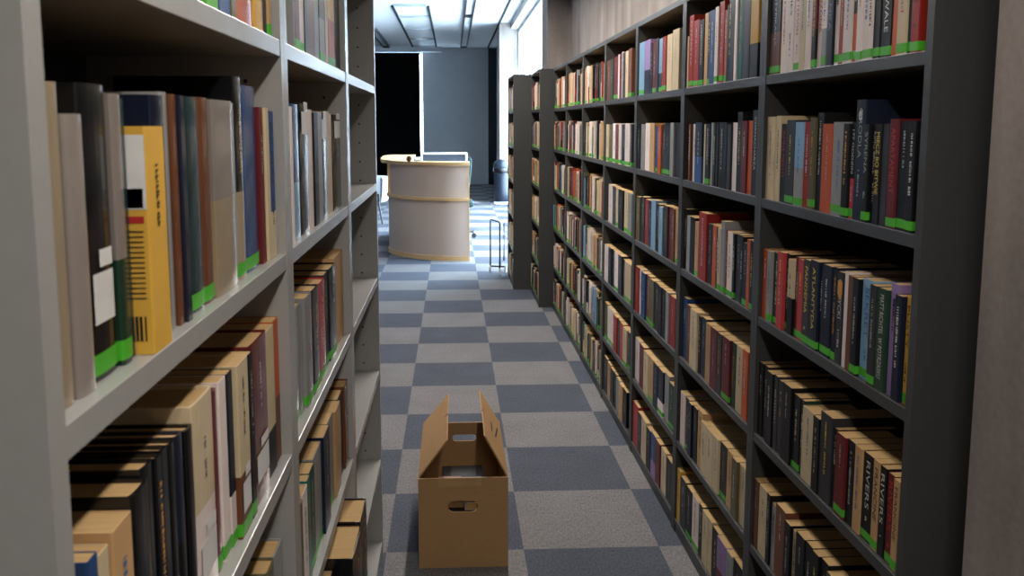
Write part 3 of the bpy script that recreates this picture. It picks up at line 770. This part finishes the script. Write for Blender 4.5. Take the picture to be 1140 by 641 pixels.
# ------------------------------------------------------------------ cardboard box
def panel_with_hole(bm, w, h, t, hw, hh, cx, cz, n=12):
    """upright panel: x from 0 to w, z 0..h, thickness t along y, with a stadium-shaped hand hole"""
    hole = []
    r = hh / 2
    for i in range(n + 1):
        a = -PI / 2 + PI * i / n; hole.append((cx + hw / 2 - r + r * math.cos(a), cz + r * math.sin(a)))
    for i in range(n + 1):
        a = PI / 2 + PI * i / n; hole.append((cx - hw / 2 + r + r * math.cos(a), cz + r * math.sin(a)))
    m = len(hole)
    outer = []
    for x, z in hole:   # project each hole vertex to the rim
        dx, dz = x - cx, z - cz
        k = min(((w - cx) if dx > 0 else cx) / abs(dx) if abs(dx) > 1e-9 else 1e9, ((h - cz) if dz > 0 else cz) / abs(dz) if abs(dz) > 1e-9 else 1e9)
        outer.append([cx + dx * k, cz + dz * k])
    for c in ((0, 0), (w, 0), (w, h), (0, h)):
        j = min(range(m), key=lambda q: (outer[q][0] - c[0]) ** 2 + (outer[q][1] - c[1]) ** 2); outer[j] = list(c)
    R = []
    for y in (0, t):
        R.append(([bm.verts.new((p[0], y, p[1])) for p in outer], [bm.verts.new((p[0], y, p[1])) for p in hole]))
    for i in range(m):
        j = (i + 1) % m
        for k in (0, 1): bm.faces.new((R[k][0][i], R[k][0][j], R[k][1][j], R[k][1][i]))
        bm.faces.new((R[0][0][i], R[0][0][j], R[1][0][j], R[1][0][i]))
        bm.faces.new((R[0][1][i], R[0][1][j], R[1][1][j], R[1][1][i]))

bx0, bx1, by0, by1, bh = 0.122, 0.435, 2.90, 3.465, 0.327
W, Lb = bx1 - bx0, by1 - by0
bt = thing('cardboard_box', (bx0, by0, 0), 0, 'open brown cardboard box with upright flaps on the carpet', 'box')
ct = 0.006
bm = bmesh.new(); panel_with_hole(bm, W, bh, ct, 0.105, 0.042, 0.155, 0.224); new_obj('front_panel', bm, M_CARD, bt)
bm = bmesh.new(); panel_with_hole(bm, W, bh, ct, 0.098, 0.028, 0.168, 0.262)
for v in bm.verts: v.co.y += Lb - ct
new_obj('back_panel', bm, M_CARD, bt)
for x in (0, W - ct): box_obj('side_panel', (x, x + ct, ct, Lb - ct, 0, bh), M_CARD, bt)
box_obj('bottom_panel', (ct, W - ct, ct, Lb - ct, 0.001, 0.007), M_CARD, bt)
# torn corner of the hand hole folded inwards
bm = bmesh.new(); bm.faces.new([bm.verts.new(p) for p in ((0.10, 0.008, 0.246), (0.20, 0.008, 0.246), (0.185, 0.03, 0.236), (0.115, 0.03, 0.240))]); new_obj('torn_tab', bm, M_CARD, bt)
def flap(side):
    hx = 0.002 if side < 0 else W - 0.002
    ex = hx + (0.100 if side < 0 else -0.078); ez = bh + (0.120 if side < 0 else 0.134)
    y0, y1 = 0.010, Lb - 0.01
    # plan along the flap: u from hinge (0) to free edge (1); the free edge is a little shorter and notched
    prof = [(y0, 0), (y0 + 0.035, 1.0), (y0 + 0.30, 1.0), (y0 + 0.302, 0.90), (y0 + 0.312, 0.90), (y0 + 0.316, 1.0), (y1 - 0.004, 1.03), (y1, 0)]
    nx, nz = (ez - bh), -(ex - hx); l = math.hypot(nx, nz); nx, nz = nx / l * .0025, nz / l * .0025
    bm = bmesh.new()
    A = [bm.verts.new((hx + (ex - hx) * u + nx, y, bh + (ez - bh) * u + nz)) for y, u in prof]
    Bv = [bm.verts.new((hx + (ex - hx) * u - nx, y, bh + (ez - bh) * u - nz)) for y, u in prof]
    bm.faces.new(A); bm.faces.new(Bv[::-1])
    for i in range(len(prof)):
        j = (i + 1) % len(prof); bm.faces.new((A[i], Bv[i], Bv[j], A[j]))
    o = new_obj('flap', bm, M_CARD, bt)
    if side > 0:
        bm = bmesh.new()
        for (ya, ua), (yb, ub) in (((0.24, .60), (0.34, .60)), ((0.24, .44), (0.40, .25))):
            pts = []
            for y, u in ((ya, ua), (yb, ub), (yb, ub - .05), (ya, ua - .05)):
                pts.append(bm.verts.new((hx + (ex - hx) * u + nx * 1.25 * (-1 if False else 1), y, bh + (ez - bh) * u + nz * 1.25)))
            bm.faces.new(pts)
        for (ya, ua), (yb, ub) in (((0.24, .60), (0.34, .60)), ((0.24, .44), (0.40, .25))):
            pts = []
            for y, u in ((ya, ua), (yb, ub), (yb, ub - .05), (ya, ua - .05)):
                pts.append(bm.verts.new((hx + (ex - hx) * u - nx * 1.25, y, bh + (ez - bh) * u - nz * 1.25)))
            bm.faces.new(pts)
        new_obj('slit', bm, M_HOLE, o)
flap(-1); flap(1)
box_obj('tape', (0.07, 0.22, -0.0008, 0.0, bh - .03, bh + .001), M_TAPE, bt)

def flat_book(name_label, x, y, z, w, l, t, code, rot=0.0, emblem=None):
    root = thing('book', (x, y, z), rot, name_label, 'book', 'books packed in the cardboard box')
    b = dict(t=t, h=l, d=w, code=[code], frac=.5, hard=False, bulge=0.0)
    R = Matrix.Translation((-w / 2, -l / 2, t / 2)) @ Matrix(((1, 0, 0, 0), (0, 0, 1, 0), (0, 1, 0, 0), (0, 0, 0, 1)))
    for nm, fn, m in (('cover', cover_into, COVER[code]), ('pages', pages_into, M_PAGE)):
        bm = bmesh.new(); fn(bm, b)
        for v in bm.verts: v.co = R @ v.co
        new_obj(nm, bm, m, root)
    if emblem:
        bm = bmesh.new()
        bm.faces.new([bm.verts.new((emblem[0] + .017 * math.cos(a), emblem[1] + .036 * math.sin(a), t + .0006)) for a in [2 * PI * i / 20 for i in range(20)]])
        new_obj('emblem', bm, M_LABEL, root)
cx0 = (bx0 + bx1) / 2
z = 0.008
stack = [('black book lowest of the front stack in the cardboard box', 'K', .06), ('charcoal book second in the front stack in the cardboard box', 'D', .06), ('black book third in the front stack in the cardboard box', 'K', .062)]
for lab, c, t in stack:
    flat_book(lab, cx0 - .01, by0 + .125, z, .16, .215, t, c, 0.02); z += t + .0005
flat_book('brown-grey paperback on top of the front stack in the box', cx0 - .045, by0 + .14, z, .085, .16, .050, 'S', 0.03)
flat_book('off-white paperback seen through the hand hole of the box', cx0 + .055, by0 + .125, z, .095, .17, .026, 'W', -0.02)
flat_book('black book with round white emblem on top in the box', cx0 + .055, by0 + .13, z + .0265, .105, .17, .024, 'K', -0.04, (-0.02, -0.05))
z = 0.008
for lab, c, t in [('navy book lowest of the rear stack in the cardboard box', 'N', .055), ('charcoal book in the middle of the rear stack in the box', 'D', .055), ('topmost dark book of the rear stack in the box', 'K', .05)]:
    flat_book(lab, cx0 + .005, by0 + .385, z, .16, .22, t, c, 0.03); z += t + .0005

# ------------------------------------------------------------------ reception desk
dk = thing('reception_desk', (0, 9.72, 0), 0, 'curved grey and birch reception desk in the hall', 'desk')
front = [(0.426, 0.0), (0.31, 0.008), (0.19, 0.03), (0.07, 0.07), (-0.053, 0.125), (-0.17, 0.205), (-0.28, 0.31), (-0.38, 0.435), (-0.465, 0.59), (-0.528, 0.78)]
def smooth_line(p, n=5):
    out = []
    for i in range(len(p) - 1):
        p0, p1, p2, p3 = p[max(i - 1, 0)], p[i], p[i + 1], p[min(i + 2, len(p) - 1)]
        for k in range(n):
            u = k / n
            out.append(tuple(0.5 * (2 * b + (c - a) * u + (2 * a - 5 * b + 4 * c - d) * u * u + (3 * b - a - 3 * c + d) * u ** 3) for a, b, c, d in zip(p0, p1, p2, p3)))
    return out + [p[-1]]
front = smooth_line(front)
def off_line(pts, o):
    out = []
    for i, p in enumerate(pts):
        a = Vector(pts[max(i - 1, 0)]); c = Vector(pts[min(i + 1, len(pts) - 1)])
        d = (c - a).normalized(); nrm = Vector((d.y, -d.x))
        # outward is towards the viewer (-y)
        if nrm.y > 0: nrm = -nrm
        out.append((p[0] + nrm.x * o, p[1] + nrm.y * o))
    return out
def slab_along(bm, o0, o1, z0, z1):
    a, c = off_line(front, o0), off_line(front, o1)
    a = a + [(a[-1][0] - 0.02, 2.25)]; c = c + [(c[-1][0] - 0.02, 2.25)]
    for i in range(len(a) - 1):
        q = [bm.verts.new((p[0], p[1], z)) for z in (z0, z1) for p in (a[i], a[i + 1], c[i + 1], c[i])]
        for f in ((0, 1, 2, 3), (7, 6, 5, 4), (0, 4, 5, 1), (1, 5, 6, 2), (2, 6, 7, 3), (3, 7, 4, 0)): bm.faces.new([q[k] for k in f])
    bmesh.ops.remove_doubles(bm, verts=bm.verts, dist=1e-5)
for nm, o0, o1, z0, z1, m in (('lower_panel', -0.03, 0.0, 0.055, 0.685, M_DESK), ('upper_panel', -0.03, 0.0, 0.72, 1.085, M_DESK),
                              ('base_trim', -0.03, 0.012, 0.0, 0.055, M_WOOD), ('middle_trim', -0.03, 0.022, 0.685, 0.72, M_WOOD)):
    bm = bmesh.new(); slab_along(bm, o0, o1, z0, z1); new_obj(nm, bm, m, dk)
bm = bmesh.new()
top = off_line(front, 0.03)
top = [(0.446, top[0][1])] + top[1:-1] + [(-0.600, 0.78), (-0.66, 1.3), (-0.70, 2.25), (-0.62, 2.5), (-0.27, 2.5), (-0.27, 0.5), (-0.10, 0.34), (0.446, 0.26)]
prism(bm, top, 1.085, 1.125)
new_obj('counter_top', bm, M_WOOD, dk, 0.003)
bm = bmesh.new()
box(bm, 0.426, 0.440, -0.004, 0.26, 0, 1.085); new_obj('end_panel', bm, M_WOOD, dk)
bm = bmesh.new(); p = off_line(front, 0.004)
for i in (len(p) - 4,):
    box(bm, p[i][0] - 0.03, p[i][0] + 0.02, p[i][1] - 0.005, p[i][1] + 0.09, 0.72, 1.085)
new_obj('corner_post', bm, M_WOOD, dk)
bm = bmesh.new(); prism(bm, [(0.426, 0.20), (0.40, 1.15), (-0.30, 1.15), (-0.30, 0.55), (-0.05, 0.32)], 0.72, 0.75); new_obj('work_surface', bm, M_WHITE, dk)
box_obj('support_leg', (0.36, 0.40, 1.05, 1.10, 0, 0.72), M_WHITE, dk)
box_obj('support_leg', (-0.29, -0.25, 1.05, 1.10, 0, 0.72), M_WHITE, dk)
box_obj('wing_panel', (-0.31, -0.29, 1.15, 2.45, 0, 1.085), M_DESK, dk)
box_obj('wing_end_panel', (-0.60, -0.31, 2.40, 2.44, 0, 1.085), M_DESK, dk)

mo = thing('monitor', (0.150, 10.62, 0.7505), 0.03, 'white framed monitor standing on the reception desk', 'monitor')
bm = bmesh.new()
box(bm, -0.285, -0.262, -0.012, 0.012, 0.09, 0.455); box(bm, 0.262, 0.285, -0.012, 0.012, 0.09, 0.455)
box(bm, -0.262, 0.262, -0.012, 0.012, 0.432, 0.455); box(bm, -0.262, 0.262, -0.012, 0.012, 0.09, 0.125); box(bm, -0.27, 0.27, 0.012, 0.035, 0.10, 0.44)
new_obj('frame', bm, M_WHITE, mo, 0.002)
box_obj('screen', (-0.262, 0.262, -0.006, 0.004, 0.125, 0.432), M_SCREEN, mo)
bm = bmesh.new(); box(bm, -0.03, 0.03, 0.03, 0.045, 0.012, 0.25); box(bm, -0.12, 0.12, -0.06, 0.10, 0, 0.012); new_obj('stand', bm, M_WHITE, mo, 0.003)

pc = thing('pine_cone', (-0.245, 9.95, 1.1255), 0, 'small brown pine cone on the desk top', 'ornament')
bm = bmesh.new(); lathe(bm, [(0.012, 0.0), (0.028, 0.012), (0.030, 0.03), (0.020, 0.05), (0.006, 0.062)], 14)
new_obj('core', bm, M_CONE, pc)
bm = bmesh.new()
for k in range(40):
    a = k * 2.399; z = 0.006 + 0.054 * k / 40; r = 0.030 * math.sin(PI * (0.22 + 0.7 * k / 40)) + .008
    c, s = math.cos(a), math.sin(a)
    pts = [(r * .7 * c - .008 * s, r * .7 * s + .008 * c, z), (r * .7 * c + .008 * s, r * .7 * s - .008 * c, z), ((r + .012) * c, (r + .012) * s, z + .010)]
    bm.faces.new([bm.verts.new(q) for q in pts]); pts2 = [(q[0], q[1], q[2] - .003) for q in pts]; bm.faces.new([bm.verts.new(q) for q in pts2[::-1]])
new_obj('scales', bm, M_CONE, pc)
cd = thing('card_holder', (-0.15, 10.05, 1.1255), 0.1, 'small dark card holder beside the pine cone', 'card holder')
bm = bmesh.new(); box(bm, -0.04, 0.04, -0.015, 0.015, 0, 0.008); box(bm, -0.04, 0.04, 0.006, 0.011, 0.008, 0.05); new_obj('stand', bm, M_BLACK, cd)
box_obj('card', (-0.034, 0.034, -0.002, 0.0, 0.0085, 0.046), M_LABEL, cd)

# ------------------------------------------------------------------ office chair behind the desk
ch = thing('office_chair', (0.62, 12.05, 0), 0, 'dark teal office chair half hidden behind the reception desk', 'chair')
ch.location = (0.29, 11.75, 0); ch.rotation_euler = (0, 0, PI)
bm = bmesh.new()
for i in range(9):   # curved backrest
    pass
pts_o, pts_i = [], []
for i in range(13):
    a = -0.62 + 1.24 * i / 12
    pts_o.append((0.30 * math.sin(a) / math.sin(.62) * .78, -0.26 - 0.10 * (1 - math.cos(a)) * -1.0)); pts_i.append((0.30 * math.sin(a) / math.sin(.62) * .74, -0.21 + 0.10 * (1 - math.cos(a))))
outline = pts_o + pts_i[::-1]
rings = []
for z, k in ((0.60, .72), (0.66, .84), (0.80, .92), (0.95, .98), (1.05, 1.0), (1.09, .94)):
    rings.append([bm.verts.new((p[0] * k, p[1] * 1.0, z)) for p in outline])
for a, c in zip(rings, rings[1:]):
    for i in range(len(outline)):
        j = (i + 1) % len(outline); bm.faces.new((a[i], a[j], c[j], c[i]))
bm.faces.new(rings[0][::-1]); bm.faces.new(rings[-1])
new_obj('backrest', bm, M_TEAL, ch, smooth=False)
box_obj('seat', (-0.24, 0.24, -0.20, 0.26, 0.44, 0.52), M_TEAL, ch, 0.03)
box_obj('back_bar', (-0.03, 0.03, -0.215, -0.19, 0.43, 0.75), M_BLACK, ch)
bm = bmesh.new(); lathe(bm, [(0.028, 0.09), (0.028, 0.28), (0.018, 0.28), (0.018, 0.44)], 16); new_obj('stem', bm, M_BLACK, ch)
for k in range(5):
    a = 2 * PI * k / 5 + PI
    bm = bmesh.new(); tube(bm, [(0.02 * math.cos(a), 0.02 * math.sin(a), 0.12), (0.25 * math.cos(a), 0.25 * math.sin(a), 0.085)], 0.018)
    leg = new_obj('base_leg', bm, M_BLACK, ch)
    bm = bmesh.new(); c = Vector((0.25 * math.cos(a), 0.25 * math.sin(a), 0.033)); d = Vector((-math.sin(a), math.cos(a), 0)) * .02
    tube(bm, [c - d, c + d], 0.033, 16); new_obj('caster', bm, M_BLACK, leg)

# white tub chairs left of the desk
def tub(x, y, rz, label):
    t = thing('tub_chair', (x, y, 0), rz, label, 'armchair', 'white tub chairs left of the desk')
    bm = bmesh.new()
    prof = [(0.30, 0.34), (0.35, 0.36), (0.38, 0.52), (0.39, 0.70), (0.37, 0.735), (0.33, 0.72), (0.32, 0.52), (0.30, 0.44), (0.30, 0.34)]
    lathe(bm, prof, 28, a0=-0.35 * PI, a1=1.35 * PI); new_obj('shell', bm, M_WHITE, t, smooth=True)
    bm = bmesh.new(); lathe(bm, [(0.0, 0.36), (0.27, 0.36), (0.30, 0.39), (0.29, 0.44), (0.0, 0.455)], 28); new_obj('seat', bm, M_BAG if False else M_TEAL, t, smooth=True)
    for k in range(4):
        a = PI / 4 + k * PI / 2
        bm = bmesh.new(); tube(bm, [(0.22 * math.cos(a), 0.22 * math.sin(a), 0.37), (0.29 * math.cos(a), 0.29 * math.sin(a), 0.0)], 0.014); new_obj('leg', bm, M_BLACK, t)
tub(-1.12, 13.6, 0.4, 'white tub armchair left of the reception desk')
# ------------------------------------------------------------------ litter bin
bn = thing('litter_bin', (1.19, 16.6, 0), 0, 'tall dark blue litter bin with domed lid before the pale column', 'bin')
bm = bmesh.new(); lathe(bm, [(0.128, 0.06), (0.132, 0.10), (0.140, 0.70), (0.142, 0.72)], 40); new_obj('body', bm, M_BIN, bn, smooth=True)
bm = bmesh.new(); lathe(bm, [(0.146, 0.715), (0.150, 0.73), (0.146, 0.78), (0.125, 0.83), (0.08, 0.865), (0.0, 0.88)], 40); new_obj('lid', bm, M_BIN, bn, smooth=True)
bm = bmesh.new(); lathe(bm, [(0.138, 0.0), (0.142, 0.012), (0.142, 0.05), (0.128, 0.062)], 40); new_obj('base_ring', bm, M_WHITE, bn, smooth=True)
bm = bmesh.new()
prof = [(0.15, 0.62), (0.158, 0.66), (0.155, 0.71), (0.148, 0.725)]
lathe(bm, prof, 40)
for v in bm.verts:
    a = math.atan2(v.co.y, v.co.x); v.co.z += 0.02 * math.sin(5 * a) * (1 if v.co.z < .7 else 0); v.co.x *= 1 + .02 * math.sin(11 * a); v.co.y *= 1 + .02 * math.sin(9 * a)
new_obj('bag_rim', bm, M_BAG, bn, smooth=True)

# ------------------------------------------------------------------ wire display rack
rk = thing('wire_rack', (0.0, 9.0, 0), 0, 'small black wire display rack with white feet beside the far bookcase', 'rack')
r = 0.009
bm = bmesh.new(); tube(bm, [(0.645, 0.0, 0.03), (0.645, 0.0, 0.545), (0.655, -0.02, 0.555), (0.73, -0.17, 0.545), (0.735, -0.18, 0.53), (0.735, -0.18, 0.06)], r); new_obj('front_loop', bm, M_BLACK, rk)
bm = bmesh.new(); tube(bm, [(0.735, -0.18, 0.50), (0.79, 0.02, 0.525), (0.79, 0.02, 0.11), (0.735, -0.18, 0.09)], r); new_obj('rear_loop', bm, M_BLACK, rk)
bm = bmesh.new(); tube(bm, [(0.645, 0.0, 0.06), (0.80, -0.06, 0.06)], r); new_obj('base_bar', bm, M_BLACK, rk)
for p in ((0.645, 0.0), (0.735, -0.18), (0.80, -0.06)):
    bm = bmesh.new(); lathe(bm, [(0.016, 0.0), (0.018, 0.01), (0.012, 0.065)], 12, p[0], p[1]); new_obj('foot', bm, M_WHITE, rk)

# ------------------------------------------------------------------ light
def area(name, loc, sx, sy, power, color, rot=(0, 0, 0), spread=PI):
    d = bpy.data.lights.new(name, 'AREA'); d.shape = 'RECTANGLE'; d.size = sx; d.size_y = sy; d.energy = power; d.color = color; d.spread = spread
    o = bpy.data.objects.new(name, d); COL.objects.link(o); o.location = loc; o.rotation_euler = rot
    return o
LAMPX = 0.48
def aisle_lamp(y, length, power, LZ, label):
    t = thing('linear_ceiling_lamp', (LAMPX, y, LZ), 0, label, 'ceiling light', 'ceiling lamps over the aisle')
    bm = bmesh.new(); h = length / 2
    box(bm, -0.06, -0.045, -h, h, -0.09, 0); box(bm, 0.045, 0.06, -h, h, -0.09, 0); box(bm, -0.045, 0.045, -h, -h + .02, -0.09, 0); box(bm, -0.045, 0.045, h - .02, h, -0.09, 0); box(bm, -0.045, 0.045, -h, h, -0.02, 0)
    new_obj('housing', bm, M_WHITE, t)
    for yy in (-h * .7, h * .7):
        bm = bmesh.new(); tube(bm, [(0, yy, 0), (0, yy, CEIL - LZ)], 0.004); new_obj('hanging_rod', bm, M_WHITE, t)
    l = area('lamp_tube', (LAMPX, y, LZ - 0.095), 0.07, length - .05, power, (1.0, 0.95, 0.89))
LW = 13.5   # watts per metre of tube
aisle_lamp(7.0, 2.0, 2.0 * LW * 1.3, 2.82, 'hanging lamp over the far end of the aisle')
aisle_lamp(4.5, 2.8, 2.8 * LW * 1.6, 2.82, 'hanging lamp over the middle of the aisle')
aisle_lamp(-2.6, 2.0, 2.0 * LW * 1.1, 2.82, 'added hanging lamp behind the camera, out of view')  # unseen lamp added to brighten near faces turned towards the camera
aisle_lamp(0.25, 2.3, 2.3 * LW * 0.66, 2.46, 'low hanging lamp over the near end of the aisle')

sun = bpy.data.lights.new('sun', 'SUN'); sun.energy = 16; sun.angle = 0.01; sun.color = (1.0, 0.97, 0.92)
so = bpy.data.objects.new('sun', sun); COL.objects.link(so)
el = math.radians(30)
dv = Vector((-0.45 * math.cos(el), 0.89 * math.cos(el), -math.sin(el)))
so.rotation_euler = dv.to_track_quat('-Z', 'Y').to_euler()

wd = bpy.data.worlds.new('world'); SC.world = wd; wd.use_nodes = True
nt = wd.node_tree; bg = nt.nodes['Background']
bg.inputs['Color'].default_value = (0.62, 0.80, 1.0, 1); bg.inputs['Strength'].default_value = 33.0
# daylight portal in the window plane
for y0, y1 in ((9.0, 17.0),):
    pl = area('window_portal', (1.72, (y0 + y1) / 2, 1.75), 8.0, 3.3, 1, (1, 1, 1), (0, 0, 0))
    pl.rotation_euler = Vector((-1, 0, 0)).to_track_quat('-Z', 'Z').to_euler()
    pl.data.size, pl.data.size_y = 8.0, 3.3
    pl.data.cycles.is_portal = True

vs = SC.view_settings
SC.display_settings.display_device = 'sRGB'
vs.view_transform = 'Standard'; vs.look = 'None'; vs.gamma = 1.0; vs.use_curve_mapping = False
vs.exposure = 0.15
